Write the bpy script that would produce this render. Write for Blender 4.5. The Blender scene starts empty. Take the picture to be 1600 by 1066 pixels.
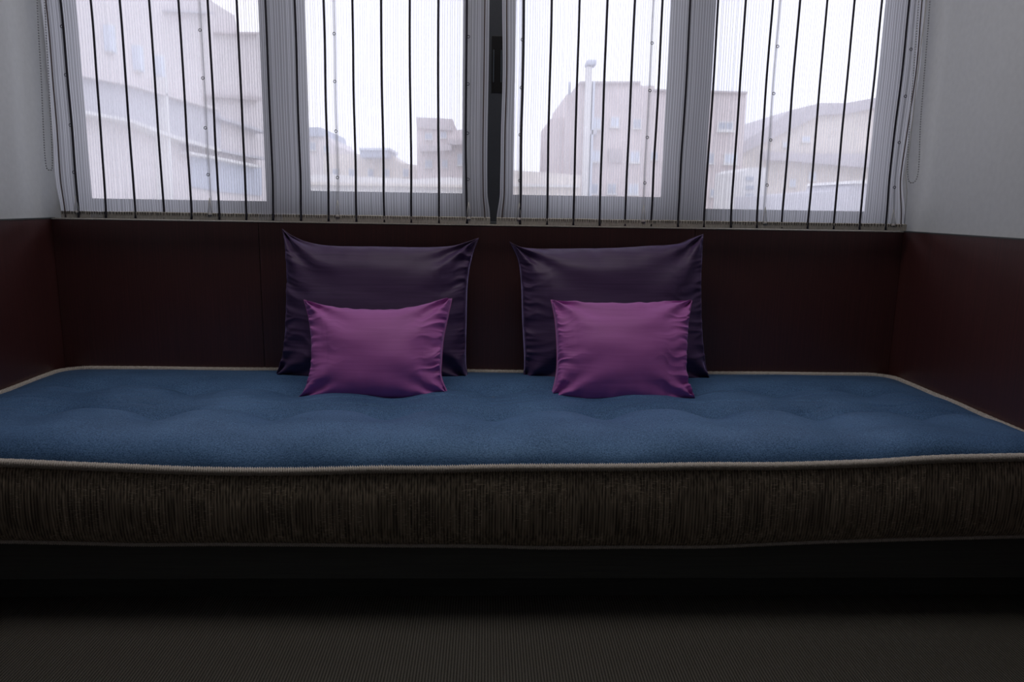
import bpy, bmesh, math, random
from mathutils import Vector, Matrix, noise
random.seed(7)
S = bpy.context.scene
COL = S.collection
PI = math.pi

# ------------------------------------------------------------------ camera, sky, light
F_PX, YAW, PITCH, ROLL = 1165.2, 0.03687, 0.18162, 0.01663
CAMZ = 0.925
cam_d = bpy.data.cameras.new('camera'); cam = bpy.data.objects.new('camera', cam_d); COL.objects.link(cam)
cam_d.sensor_fit = 'HORIZONTAL'; cam_d.sensor_width = 36.0; cam_d.lens = 36.0 * F_PX / 1600.0
cam_d.clip_start = 0.05; cam_d.clip_end = 500
fw = Vector((math.sin(YAW) * math.cos(PITCH), math.cos(YAW) * math.cos(PITCH), -math.sin(PITCH)))
r0 = Vector((math.cos(YAW), -math.sin(YAW), 0)); u0 = r0.cross(fw)
RT = math.cos(ROLL) * r0 + math.sin(ROLL) * u0
UP = -math.sin(ROLL) * r0 + math.cos(ROLL) * u0
CAM = Vector((0, 0, CAMZ))
cam.matrix_world = Matrix((( RT.x, UP.x, -fw.x, 0), (RT.y, UP.y, -fw.y, 0), (RT.z, UP.z, -fw.z, CAMZ), (0, 0, 0, 1)))
S.camera = cam

S.view_settings.view_transform = 'Standard'; S.view_settings.look = 'None'
S.view_settings.gamma = 1.0; S.view_settings.use_curve_mapping = False
S.view_settings.exposure = 0.0
S.cycles.max_bounces = 10; S.cycles.diffuse_bounces = 6; S.cycles.transparent_max_bounces = 16
S.cycles.sample_clamp_indirect = 4.0

SKY = 2.15
w = bpy.data.worlds.new('overcast_sky'); S.world = w; w.use_nodes = True
nt = w.node_tree; nt.nodes.clear()
o = nt.nodes.new('ShaderNodeOutputWorld'); bgn = nt.nodes.new('ShaderNodeBackground')
tc = nt.nodes.new('ShaderNodeTexCoord'); ns = nt.nodes.new('ShaderNodeTexNoise'); rp = nt.nodes.new('ShaderNodeValToRGB')
ns.inputs['Scale'].default_value = 3.0; ns.inputs['Detail'].default_value = 4.0
rp.color_ramp.elements[0].position = 0.35; rp.color_ramp.elements[0].color = (0.80, 0.83, 1.0, 1)
rp.color_ramp.elements[1].position = 0.68; rp.color_ramp.elements[1].color = (0.92, 0.92, 1.0, 1)
nt.links.new(tc.outputs['Generated'], ns.inputs['Vector']); nt.links.new(ns.outputs['Fac'], rp.inputs['Fac'])
nt.links.new(rp.outputs['Color'], bgn.inputs['Color']); nt.links.new(bgn.outputs[0], o.inputs['Surface'])
bgn.inputs['Strength'].default_value = SKY
w.cycles.sampling_method = 'AUTOMATIC'

# portal in the window opening: only guides the sampling of the sky light
pl = bpy.data.lights.new('window_portal', 'AREA'); pl.shape = 'RECTANGLE'; pl.size = 2.75; pl.size_y = 1.45
pl.cycles.is_portal = True
plo = bpy.data.objects.new('window_portal', pl); plo.location = (0, 2.88, 1.58); plo.rotation_euler = (-PI / 2, 0, 0); COL.objects.link(plo)
FILL_W = 8.0      # fill added out of frame to brighten the interior
lp = bpy.data.lights.new('room_lamp', 'AREA'); lp.shape = 'RECTANGLE'; lp.size = 1.5; lp.size_y = 0.6; lp.energy = FILL_W; lp.color = (1.0, 0.94, 0.90)
lpo = bpy.data.objects.new('room_lamp', lp); lpo.location = (0, 1.72, 2.41); lpo.rotation_euler = (0, 0, 0); COL.objects.link(lpo)

def ray(px, py):
    return (fw * F_PX + RT * (px - 800.0) - UP * (py - 533.0)).normalized()
def atY(px, py, Y):
    d = ray(px, py); return CAM + d * (Y / d.y)
def atZ(px, py, Z):
    d = ray(px, py); return CAM + d * ((Z - CAMZ) / d.z)
def onPlane(px, py, p0, n):
    d = ray(px, py); return CAM + d * ((p0 - CAM).dot(n) / d.dot(n))

# ------------------------------------------------------------------ materials
def mat(name, base=(.5, .5, .5), rough=.6, build=None, **kw):
    m = bpy.data.materials.new(name); m.use_nodes = True
    b = m.node_tree.nodes['Principled BSDF']
    b.inputs['Base Color'].default_value = (*base, 1); b.inputs['Roughness'].default_value = rough
    for k, v in kw.items(): b.inputs[k.replace('_', ' ')].default_value = v
    if build: build(m.node_tree, b)
    return m
def N(nt, t, **kw):
    n = nt.nodes.new(t)
    for k, v in kw.items():
        if k in n.inputs: n.inputs[k].default_value = v
        else: setattr(n, k, v)
    return n
def mapped(nt, scale, coord='Object', rot=(0, 0, 0)):
    t = N(nt, 'ShaderNodeTexCoord'); m = N(nt, 'ShaderNodeMapping')
    m.inputs['Scale'].default_value = scale; m.inputs['Rotation'].default_value = rot
    nt.links.new(t.outputs[coord], m.inputs['Vector']); return m.outputs['Vector']
def ramp(nt, fac, stops):
    r = N(nt, 'ShaderNodeValToRGB'); e = r.color_ramp.elements
    while len(e) < len(stops): e.new(0.5)
    for q, (p, c) in zip(e, stops): q.position = p; q.color = (*c, 1)
    nt.links.new(fac, r.inputs['Fac']); return r.outputs['Color']
def bump(nt, b, h, strength=.3, dist=.002):
    n = N(nt, 'ShaderNodeBump'); n.inputs['Strength'].default_value = strength; n.inputs['Distance'].default_value = dist
    nt.links.new(h, n.inputs['Height']); nt.links.new(n.outputs['Normal'], b.inputs['Normal'])
def noise_col(scale, c0, c1, detail=3.0, lo=.3, hi=.7, bs=0, bd=.001):
    def f(nt, b):
        n = N(nt, 'ShaderNodeTexNoise'); n.inputs['Scale'].default_value = 1.0; n.inputs['Detail'].default_value = detail
        nt.links.new(mapped(nt, scale), n.inputs['Vector'])
        nt.links.new(ramp(nt, n.outputs['Fac'], [(lo, c0), (hi, c1)]), b.inputs['Base Color'])
        if bs: bump(nt, b, n.outputs['Fac'], bs, bd)
    return f
def mathn(nt, op, a, bv=None):
    n = N(nt, 'ShaderNodeMath', operation=op)
    for i, v in enumerate((a, bv)):
        if v is None: continue
        if isinstance(v, (int, float)): n.inputs[i].default_value = v
        else: nt.links.new(v, n.inputs[i])
    return n.outputs[0]

M = {}
M['plaster'] = mat('white_plaster', rough=.85, build=noise_col((60, 60, 60), (.62, .64, .65), (.66, .68, .69), bs=.12, bd=.001))
M['ceiling'] = mat('ceiling_paint', rough=.9, build=noise_col((40, 40, 40), (.58, .58, .57), (.62, .62, .61)))
def wood(nt, b):
    n = N(nt, 'ShaderNodeTexNoise'); n.inputs['Scale'].default_value = 1; n.inputs['Detail'].default_value = 6; n.inputs['Roughness'].default_value = .65
    nt.links.new(mapped(nt, (220, 220, 3.0)), n.inputs['Vector'])
    nt.links.new(ramp(nt, n.outputs['Fac'], [(.28, (.044, .0115, .0105)), (.55, (.074, .0195, .0175)), (.75, (.105, .029, .026))]), b.inputs['Base Color'])
    bump(nt, b, n.outputs['Fac'], .25, .0006)
M['wood'] = mat('dark_mahogany_veneer', rough=.5, build=wood, Coat_Weight=.8, Coat_Roughness=.3)
def darkwood(nt, b):
    noise_col((5, 200, 200), (.075, .084, .082), (.105, .114, .110), bs=.2, bd=.0005)(nt, b)
M['darkwood'] = mat('black_brown_board', rough=.5, build=darkwood)
def carpet(nt, b):
    wv = N(nt, 'ShaderNodeTexWave', wave_type='BANDS', bands_direction='X', wave_profile='SIN'); wv.inputs['Scale'].default_value = 1.0
    wv.inputs['Distortion'].default_value = .6; wv.inputs['Detail'].default_value = 1.0; wv.inputs['Detail Scale'].default_value = 3
    # one band per 6 mm rib
    nt.links.new(mapped(nt, (2 * PI / 20 / .0062, 120, 1)), wv.inputs['Vector'])
    n = N(nt, 'ShaderNodeTexNoise'); n.inputs['Scale'].default_value = 1; n.inputs['Detail'].default_value = 2
    nt.links.new(mapped(nt, (350, 350, 350)), n.inputs['Vector'])
    h = mathn(nt, 'ADD', mathn(nt, 'MULTIPLY', wv.outputs['Fac'], .75), mathn(nt, 'MULTIPLY', n.outputs['Fac'], .5))
    nt.links.new(ramp(nt, h, [(.2, (.034, .032, .027)), (.95, (.150, .140, .120))]), b.inputs['Base Color'])
    bump(nt, b, h, .8, .003)
M['carpet'] = mat('ribbed_brown_carpet', rough=.95, build=carpet)
def denim(nt, b):
    n = N(nt, 'ShaderNodeTexNoise'); n.inputs['Scale'].default_value = 1; n.inputs['Detail'].default_value = 3; n.inputs['Roughness'].default_value = .7
    nt.links.new(mapped(nt, (330, 330, 330)), n.inputs['Vector'])
    n2 = N(nt, 'ShaderNodeTexNoise'); n2.inputs['Scale'].default_value = 1
    nt.links.new(mapped(nt, (5, 7, 5)), n2.inputs['Vector'])
    h = mathn(nt, 'ADD', n.outputs['Fac'], mathn(nt, 'MULTIPLY', mathn(nt, 'SUBTRACT', n2.outputs['Fac'], .5), .25))
    nt.links.new(ramp(nt, h, [(.34, (.024, .066, .150)), (.66, (.130, .255, .480))]), b.inputs['Base Color'])
    bump(nt, b, n.outputs['Fac'], .18, .0008)
M['denim'] = mat('blue_wool_cloth', rough=.58, build=denim, Sheen_Weight=.10, Sheen_Roughness=.3, Specular_IOR_Level=.55)
_b = M['denim'].node_tree.nodes['Principled BSDF']
_b.inputs['Specular Tint'].default_value = (.45, .72, 1, 1); _b.inputs['Sheen Tint'].default_value = (.35, .6, 1, 1)
def slub(nt, b):
    # crinkled brown weave: fine upright ribs crossed by short flecks
    n = N(nt, 'ShaderNodeTexNoise'); n.inputs['Scale'].default_value = 1; n.inputs['Detail'].default_value = 2
    nt.links.new(mapped(nt, (190, 190, 7)), n.inputs['Vector'])
    n2 = N(nt, 'ShaderNodeTexNoise'); n2.inputs['Scale'].default_value = 1; n2.inputs['Detail'].default_value = 2
    nt.links.new(mapped(nt, (90, 90, 420)), n2.inputs['Vector'])
    n3 = N(nt, 'ShaderNodeTexNoise'); n3.inputs['Scale'].default_value = 1
    nt.links.new(mapped(nt, (14, 14, 8)), n3.inputs['Vector'])
    wv = N(nt, 'ShaderNodeTexWave', wave_type='BANDS', bands_direction='X', wave_profile='SIN'); wv.inputs['Scale'].default_value = 1.0
    wv.inputs['Distortion'].default_value = 1.4; wv.inputs['Detail'].default_value = 1.0; wv.inputs['Detail Scale'].default_value = .6
    nt.links.new(mapped(nt, (2 * PI / 20 / .0066, 0, 2.5)), wv.inputs['Vector'])
    fleck = mathn(nt, 'MULTIPLY', mathn(nt, 'GREATER_THAN', n2.outputs['Fac'], .62), mathn(nt, 'GREATER_THAN', n3.outputs['Fac'], .50))
    h = mathn(nt, 'ADD', mathn(nt, 'ADD', mathn(nt, 'MULTIPLY', n.outputs['Fac'], .75), mathn(nt, 'MULTIPLY', wv.outputs['Fac'], .22)), mathn(nt, 'MULTIPLY', fleck, .22))
    nt.links.new(ramp(nt, h, [(.33, (.075, .060, .042)), (.62, (.38, .31, .22)), (.95, (.75, .63, .46))]), b.inputs['Base Color'])
    bump(nt, b, h, .8, .0025)
M['slub'] = mat('crinkled_brown_fabric', rough=.75, build=slub, Sheen_Weight=.2)
M['cord'] = mat('ecru_braided_cord', rough=.8, build=noise_col((400, 400, 400), (.42, .37, .32), (.80, .75, .70), bs=.4))
M['button'] = mat('tan_tuft_thread', (.35, .27, .17), .8)
def satin(c0, c1):
    def f(nt, b):
        n = N(nt, 'ShaderNodeTexNoise'); n.inputs['Scale'].default_value = 1; n.inputs['Detail'].default_value = 4
        nt.links.new(mapped(nt, (6, 6, 160)), n.inputs['Vector'])
        nt.links.new(ramp(nt, n.outputs['Fac'], [(.3, c0), (.7, c1)]), b.inputs['Base Color'])
        n2 = N(nt, 'ShaderNodeTexNoise'); n2.inputs['Scale'].default_value = 1; n2.inputs['Detail'].default_value = 3
        nt.links.new(mapped(nt, (900, 900, 900)), n2.inputs['Vector'])
        bump(nt, b, n2.outputs['Fac'], .12, .0006)
    return f
M['purple'] = mat('dark_purple_silk', rough=.55, build=satin((.056, .026, .088), (.080, .040, .118)), Sheen_Weight=1.0, Sheen_Roughness=.3)
M['purple'].node_tree.nodes['Principled BSDF'].inputs['Sheen Tint'].default_value = (.62, .52, 1, 1)
M['mauve'] = mat('mauve_silk', rough=.6, build=satin((.44, .120, .430), (.49, .142, .480)), Sheen_Weight=.55, Sheen_Roughness=.35)
M['mauve'].node_tree.nodes['Principled BSDF'].inputs['Sheen Tint'].default_value = (.85, .6, 1, 1)
M['purple_seam'] = mat('purple_seam_thread', (.055, .027, .066), .6)
M['mauve_seam'] = mat('mauve_seam_thread', (.50, .14, .40), .6)
M['frame'] = mat('anthracite_aluminium', rough=.4, build=noise_col((300, 300, 300), (.045, .050, .060), (.052, .058, .068)))
M['track'] = mat('grey_aluminium_track', (.10, .11, .12), .4)
M['black'] = mat('black_plastic', (.006, .006, .007), .35)
M['steel'] = mat('dark_metal_edge', (.10, .12, .14), .35, Metallic=.6)
M['strand'] = mat('charcoal_cord', rough=.85, build=noise_col((500, 500, 200), (.014, .013, .022), (.030, .027, .040)))
M['brown_strand'] = mat('taupe_cord', (.10, .075, .07), .85)
M['white_cord'] = mat('white_cotton_cord', (.62, .62, .60), .8)
M['tape'] = mat('beige_hem_tape', rough=.85, build=noise_col((500, 60, 60), (.34, .31, .26), (.56, .52, .45), bs=.3))
M['tick'] = mat('dark_hem_stitch', (.06, .05, .045), .8)
M['bead'] = mat('grey_bead_plastic', (.30, .31, .32), .4)
M['lamp'] = mat('lamp_diffuser', (.8, .8, .8), .5, Emission_Color=(1, .9, .82, 1), Emission_Strength=.6)  # glowing face of the added fill panel
M['lamp_body'] = mat('lamp_body_white', (.6, .6, .6), .5)  # blind head rails and the shell of the added fill panel

def glass_mat():
    m = bpy.data.materials.new('window_glass'); m.use_nodes = True; nt = m.node_tree; nt.nodes.clear()
    out = N(nt, 'ShaderNodeOutputMaterial'); t = N(nt, 'ShaderNodeBsdfTransparent'); g = N(nt, 'ShaderNodeBsdfGlossy')
    t.inputs['Color'].default_value = (.97, .97, .98, 1); g.inputs['Roughness'].default_value = .02
    f = N(nt, 'ShaderNodeFresnel'); f.inputs['IOR'].default_value = 1.25
    mx = N(nt, 'ShaderNodeMixShader'); nt.links.new(f.outputs[0], mx.inputs[0]); nt.links.new(t.outputs[0], mx.inputs[1]); nt.links.new(g.outputs[0], mx.inputs[2])
    nt.links.new(mx.outputs[0], out.inputs['Surface']); return m
M['glass'] = glass_mat()
def voile_mat():
    # UV: u counts the fine warp threads (one per unit), v is height in metres
    m = bpy.data.materials.new('sheer_striped_voile'); m.use_nodes = True; nt = m.node_tree; nt.nodes.clear()
    out = N(nt, 'ShaderNodeOutputMaterial')
    uv = N(nt, 'ShaderNodeUVMap'); sp = N(nt, 'ShaderNodeSeparateXYZ'); nt.links.new(uv.outputs[0], sp.inputs[0])
    cell = mathn(nt, 'FLOOR', sp.outputs['X'])
    wn = N(nt, 'ShaderNodeTexWhiteNoise', noise_dimensions='1D'); nt.links.new(cell, wn.inputs['W'])
    off = mathn(nt, 'MULTIPLY', mathn(nt, 'SUBTRACT', wn.outputs['Value'], .5), .45)
    fr = mathn(nt, 'ABSOLUTE', mathn(nt, 'SUBTRACT', mathn(nt, 'SUBTRACT', mathn(nt, 'FRACT', sp.outputs['X']), .5), off))
    thread = mathn(nt, 'LESS_THAN', fr, .125)
    nz = N(nt, 'ShaderNodeTexNoise'); nz.inputs['Scale'].default_value = 1
    mp = N(nt, 'ShaderNodeMapping'); mp.inputs['Scale'].default_value = (.25, 1.2, 1); nt.links.new(uv.outputs[0], mp.inputs['Vector']); nt.links.new(mp.outputs[0], nz.inputs['Vector'])
    cover = mathn(nt, 'ADD', mathn(nt, 'MULTIPLY', thread, .34), mathn(nt, 'ADD', .44, mathn(nt, 'MULTIPLY', nz.outputs['Fac'], .06)))
    t = N(nt, 'ShaderNodeBsdfTransparent'); d = N(nt, 'ShaderNodeBsdfDiffuse'); tr = N(nt, 'ShaderNodeBsdfTranslucent')
    for q in (d, tr): q.inputs['Color'].default_value = (.88, .89, .94, 1)
    m1 = N(nt, 'ShaderNodeMixShader'); m1.inputs[0].default_value = .8; nt.links.new(d.outputs[0], m1.inputs[1]); nt.links.new(tr.outputs[0], m1.inputs[2])
    m2 = N(nt, 'ShaderNodeMixShader'); nt.links.new(cover, m2.inputs[0]); nt.links.new(t.outputs[0], m2.inputs[1]); nt.links.new(m1.outputs[0], m2.inputs[2])
    nt.links.new(m2.outputs[0], out.inputs['Surface']); return m
M['voile'] = voile_mat()

def bld(name, c, v=.06):
    lo = tuple(x * (1 - v) for x in c); hi = tuple(min(1, x * (1 + v)) for x in c)
    return mat(name, rough=.9, build=noise_col((.6, .6, .6), lo, hi))
M['pink_render'] = bld('pale_pink_render', (0.703, 0.654, 0.647)); M['grey_render'] = bld('pale_grey_render', (0.552, 0.543, 0.574))  # outdoor colours are paled and low in contrast to include haze
M['cream'] = bld('cream_render', (0.722, 0.664, 0.601)); M['beige'] = bld('beige_brick', (0.665, 0.589, 0.574), .06)
M['white_render'] = bld('white_render', (0.742, 0.729, 0.711)); M['brown_roof'] = bld('brown_roof_tile', (0.533, 0.496, 0.511), .06)
M['bluegrey'] = bld('bluegrey_metal', (0.512, 0.543, 0.620)); M['win_dark'] = mat('far_window_glass', (0.438, 0.467, 0.529), .3)
M['win_light'] = mat('far_window_blind', (0.647, 0.691, 0.765), .5); M['ground'] = bld('pale_street', (0.427, 0.411, 0.382))
M['shutter'] = bld('brown_shutter', (0.512, 0.458, 0.455))

# ------------------------------------------------------------------ mesh helpers
def link(name, me, m, parent=None, smooth=False):
    ob = bpy.data.objects.new(name, me); COL.objects.link(ob)
    if m: me.materials.append(m)
    if smooth:
        me.polygons.foreach_set('use_smooth', [True] * len(me.polygons))
    if parent: ob.parent = parent
    return ob
def rawmesh(name, verts, faces, m, parent=None, smooth=False, origin=None):
    me = bpy.data.meshes.new(name)
    if origin is not None:
        og = Vector(origin); verts = [tuple(Vector(v) - og) for v in verts]
    me.from_pydata([tuple(v) for v in verts], [], faces); me.update()
    ob = link(name, me, m, parent, smooth)
    if origin is not None: ob.location = origin
    return ob
def box(bm, x0, x1, y0, y1, z0, z1, bev=0.0):
    r = bmesh.ops.create_cube(bm, size=1.0)
    for v in r['verts']:
        v.co = Vector(((x0 + x1) / 2 + v.co.x * (x1 - x0), (y0 + y1) / 2 + v.co.y * (y1 - y0), (z0 + z1) / 2 + v.co.z * (z1 - z0)))
    if bev:
        es = list({e for v in r['verts'] for e in v.link_edges})
        bmesh.ops.bevel(bm, geom=es, offset=bev, segments=2, affect='EDGES', profile=.5)
def boxes(name, lst, m, parent=None, bev=0.0, origin=(0, 0, 0)):
    bm = bmesh.new()
    for b in lst: box(bm, *b, bev)
    og = Vector(origin)
    for v in bm.verts: v.co -= og
    bmesh.ops.recalc_face_normals(bm, faces=bm.faces)
    me = bpy.data.meshes.new(name); bm.to_mesh(me); bm.free()
    ob = link(name, me, m, parent); ob.location = origin
    return ob
def tube(name, pts, rad, m, parent=None, seg=8, closed=False, radf=None):
    P = [Vector(p) for p in pts]; n = len(P); V = []; Fc = []
    ref = Vector((0, 0, 1))
    for i, p in enumerate(P):
        a = P[(i - 1) % n] if (closed or i > 0) else p
        b = P[(i + 1) % n] if (closed or i < n - 1) else p
        t = (b - a).normalized()
        rr = ref if abs(t.dot(ref)) < .9 else Vector((0, 1, 0))
        s = t.cross(rr).normalized(); q = s.cross(t)
        for k in range(seg):
            an = 2 * PI * k / seg; R = rad * (radf(i, an) if radf else 1)
            V.append(p + (s * math.cos(an) + q * math.sin(an)) * R)
    for i in range(n if closed else n - 1):
        j = (i + 1) % n
        for k in range(seg):
            k2 = (k + 1) % seg
            Fc.append((i * seg + k, i * seg + k2, j * seg + k2, j * seg + k))
    if not closed:
        Fc.append(tuple(range(seg - 1, -1, -1))); Fc.append(tuple((n - 1) * seg + k for k in range(seg)))
    return rawmesh(name, V, Fc, m, parent, True)
def empty(name, loc=(0, 0, 0)):
    e = bpy.data.objects.new(name, None); COL.objects.link(e); e.location = loc; e.empty_display_size = .1; return e
def tag(o, label=None, cat=None, group=None, kind=None):
    if label: o['label'] = label
    if cat: o['category'] = cat
    if group: o['group'] = group
    if kind: o['kind'] = kind
    return o
def keep(o, parent):      # parent without moving
    o.parent = parent; o.matrix_parent_inverse = Matrix.Translation(-parent.location); return o
def structure(o, label, cat): return tag(o, label, cat, None, 'structure')
def interp(tab, x):
    if x <= tab[0][0]: return tab[0][1]
    for (a, va), (b, vb) in zip(tab, tab[1:]):
        if x <= b:
            t = (x - a) / (b - a); t = t * t * (3 - 2 * t); return va + (vb - va) * t
    return tab[-1][1]

# ------------------------------------------------------------------ room shell
XL, XR, YB = -1.410, 1.412, 2.50        # alcove corners, back panelling plane
ZS = 0.858                              # sill / panelling top
YW = 2.61                               # window plane
HEAD = 2.25; CEIL = 2.45; YF = -2.6
structure(boxes('floor', [(XL - .1, XR + .1, YF - .1, 2.9, -.1, 0)], M['carpet']), 'dark brown finely ribbed carpet floor in front of the daybed', 'floor')
structure(boxes('ceiling', [(XL - .1, XR + .1, YF - .1, 2.9, CEIL, CEIL + .1)], M['ceiling']), 'plain white ceiling above the alcove', 'ceiling')
structure(boxes('wall_front', [(XL - .1, XR + .1, YF - .1, YF, 0, CEIL)], M['plaster']), 'plain white wall behind the viewer', 'wall')
def sidewall(name, X, s, label):
    r = empty(name, (X, 0, 0)); structure(r, label, 'wall')
    # the plaster is set back 8 mm behind the panelling
    a, b = sorted((X + s * .008, X + s * .1))
    keep(boxes('plaster', [(a, b, YF, YW + .1, 0, CEIL)], M['plaster']), r)
    a, b = sorted((X, X + s * .008))
    ys = [YF, -1.75, -.85, .05, .95, YB + .02]
    for y0, y1 in zip(ys, ys[1:]):
        p = keep(boxes('wood_panel', [(a, b, y0 + .0012, y1 - .0012, 0, ZS - .004)], M['wood']), r)
    a, b = sorted((X - s * .002, X + s * .008))
    keep(boxes('top_strip', [(a, b, YF, YB + .02, ZS - .004, ZS)], M['darkwood']), r)
sidewall('wall_left', XL, -1, 'white left wall with dark red-brown wood panelling below')
sidewall('wall_right', XR, 1, 'white right wall with dark red-brown wood panelling below')
r = empty('wall_back', (0, YB, 0)); structure(r, 'back wall of dark mahogany panels under the window', 'wall')
keep(boxes('masonry', [(XL - .1, XR + .1, YB + .012, YW + .1, 0, ZS - .006), (XL - .1, XR + .1, YW - .04, YW + .1, HEAD, CEIL)], M['plaster']), r)
xs = [XL, atY(408, 450, YB).x, .70, XR]
for a, b in zip(xs, xs[1:]):
    keep(boxes('wood_panel', [(a + .0012, b - .0012, YB, YB + .012, 0, ZS - .006)], M['wood']), r)
keep(boxes('window_sill', [(XL, XR, YB - .002, YW + .02, ZS - .006, ZS - .002)], M['tape'], bev=.0015), r)
tag(r.children[-1], 'thin beige sill ledge above the panels')

# ------------------------------------------------------------------ window: four sliding sashes
win = empty('window_1', (0, YW, ZS)); structure(win, 'wide anthracite sliding window with four sashes behind the sheer blinds', 'window')
keep(boxes('frame', [(XL, XR, YW + .02, YW + .08, ZS - .002, ZS + .018), (XL, XR, YW - .02, YW + .08, HEAD - .05, HEAD),
    (XL, XL + .022, YW - .02, YW + .08, ZS + .018, HEAD - .05), (XR - .022, XR, YW - .02, YW + .08, ZS + .018, HEAD - .05)], M['frame'], bev=.002), win)
keep(boxes('sliding_track', [(XL, XR, YW - .03, YW + .02, ZS - .002, ZS + .008)], M['track'], bev=.001), win)
def gx(px, py, Y=YW): return atY(px, py, Y).x
def gz(px, py, Y=YW): return atY(px, py, Y).z
# front sashes lie on the room side track, outer sashes behind
SF, SB = YW, YW + .04
def sash(xo0, xo1, xi0, xi1, zb, Y, stile_handle=None):
    s = keep(boxes('sash', [(xo0, xi0, Y - .015, Y + .018, ZS + .008, HEAD - .05), (xi1, xo1, Y - .015, Y + .018, ZS + .008, HEAD - .05),
        (xi0, xi1, Y - .0149, Y + .0179, ZS + .008, zb), (xi0, xi1, Y - .0149, Y + .0179, HEAD - .12, HEAD - .051)], M['frame']), win)
    bd = boxes('glazing_bead', [(xi0, xi0 + .012, Y - .006, Y - .001, zb, HEAD - .12), (xi1 - .012, xi1, Y - .006, Y - .001, zb, HEAD - .12),
        (xi0, xi1, Y - .0062, Y - .0008, zb, zb + .006)], M['track']); bd.parent = s
    g = boxes('glass_pane', [(xi0, xi1, Y + .001, Y + .005, zb, HEAD - .12)], M['glass']); g.parent = s
    return s
cx = gx(779, 200)
s1 = sash(XL + .016, gx(470, 310, SB), gx(134, 250, SB), gx(420, 250, SB), gz(280, 315, SB), SB)
s2 = sash(gx(425, 250, SF), cx + .0, gx(479, 250, SF), gx(728, 250, SF), gz(600, 303, SF), SF)
s3 = sash(cx - .0, gx(1098, 250, SF), gx(797, 250, SF), gx(1041, 250, SF), gz(915, 309, SF), SF)
s4 = sash(gx(1045, 250, SB), XR - .016, gx(1098, 250, SB), gx(1364, 250, SB), gz(1225, 331, SB), SB)
# flush pull in the middle stile
h = keep(boxes('pull_handle', [(gx(768, 100, SF), gx(785, 100, SF), SF - .0185, SF - .0149, gz(777, 146, SF), gz(777, 58, SF))], M['black'], bev=.001), win)
hx0, hx1 = gx(771, 110, SF), gx(783, 110, SF)
for a, b in ((hx0 - .002, hx0 + .002), (hx1 - .002, hx1 + .002)):
    q = boxes('pull_rib', [(a, b, SF - .024, SF - .018, gz(777, 130, SF), gz(777, 80, SF))], M['steel'], bev=.0008); q.parent = h; q.matrix_parent_inverse = Matrix.Identity(4)

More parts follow.
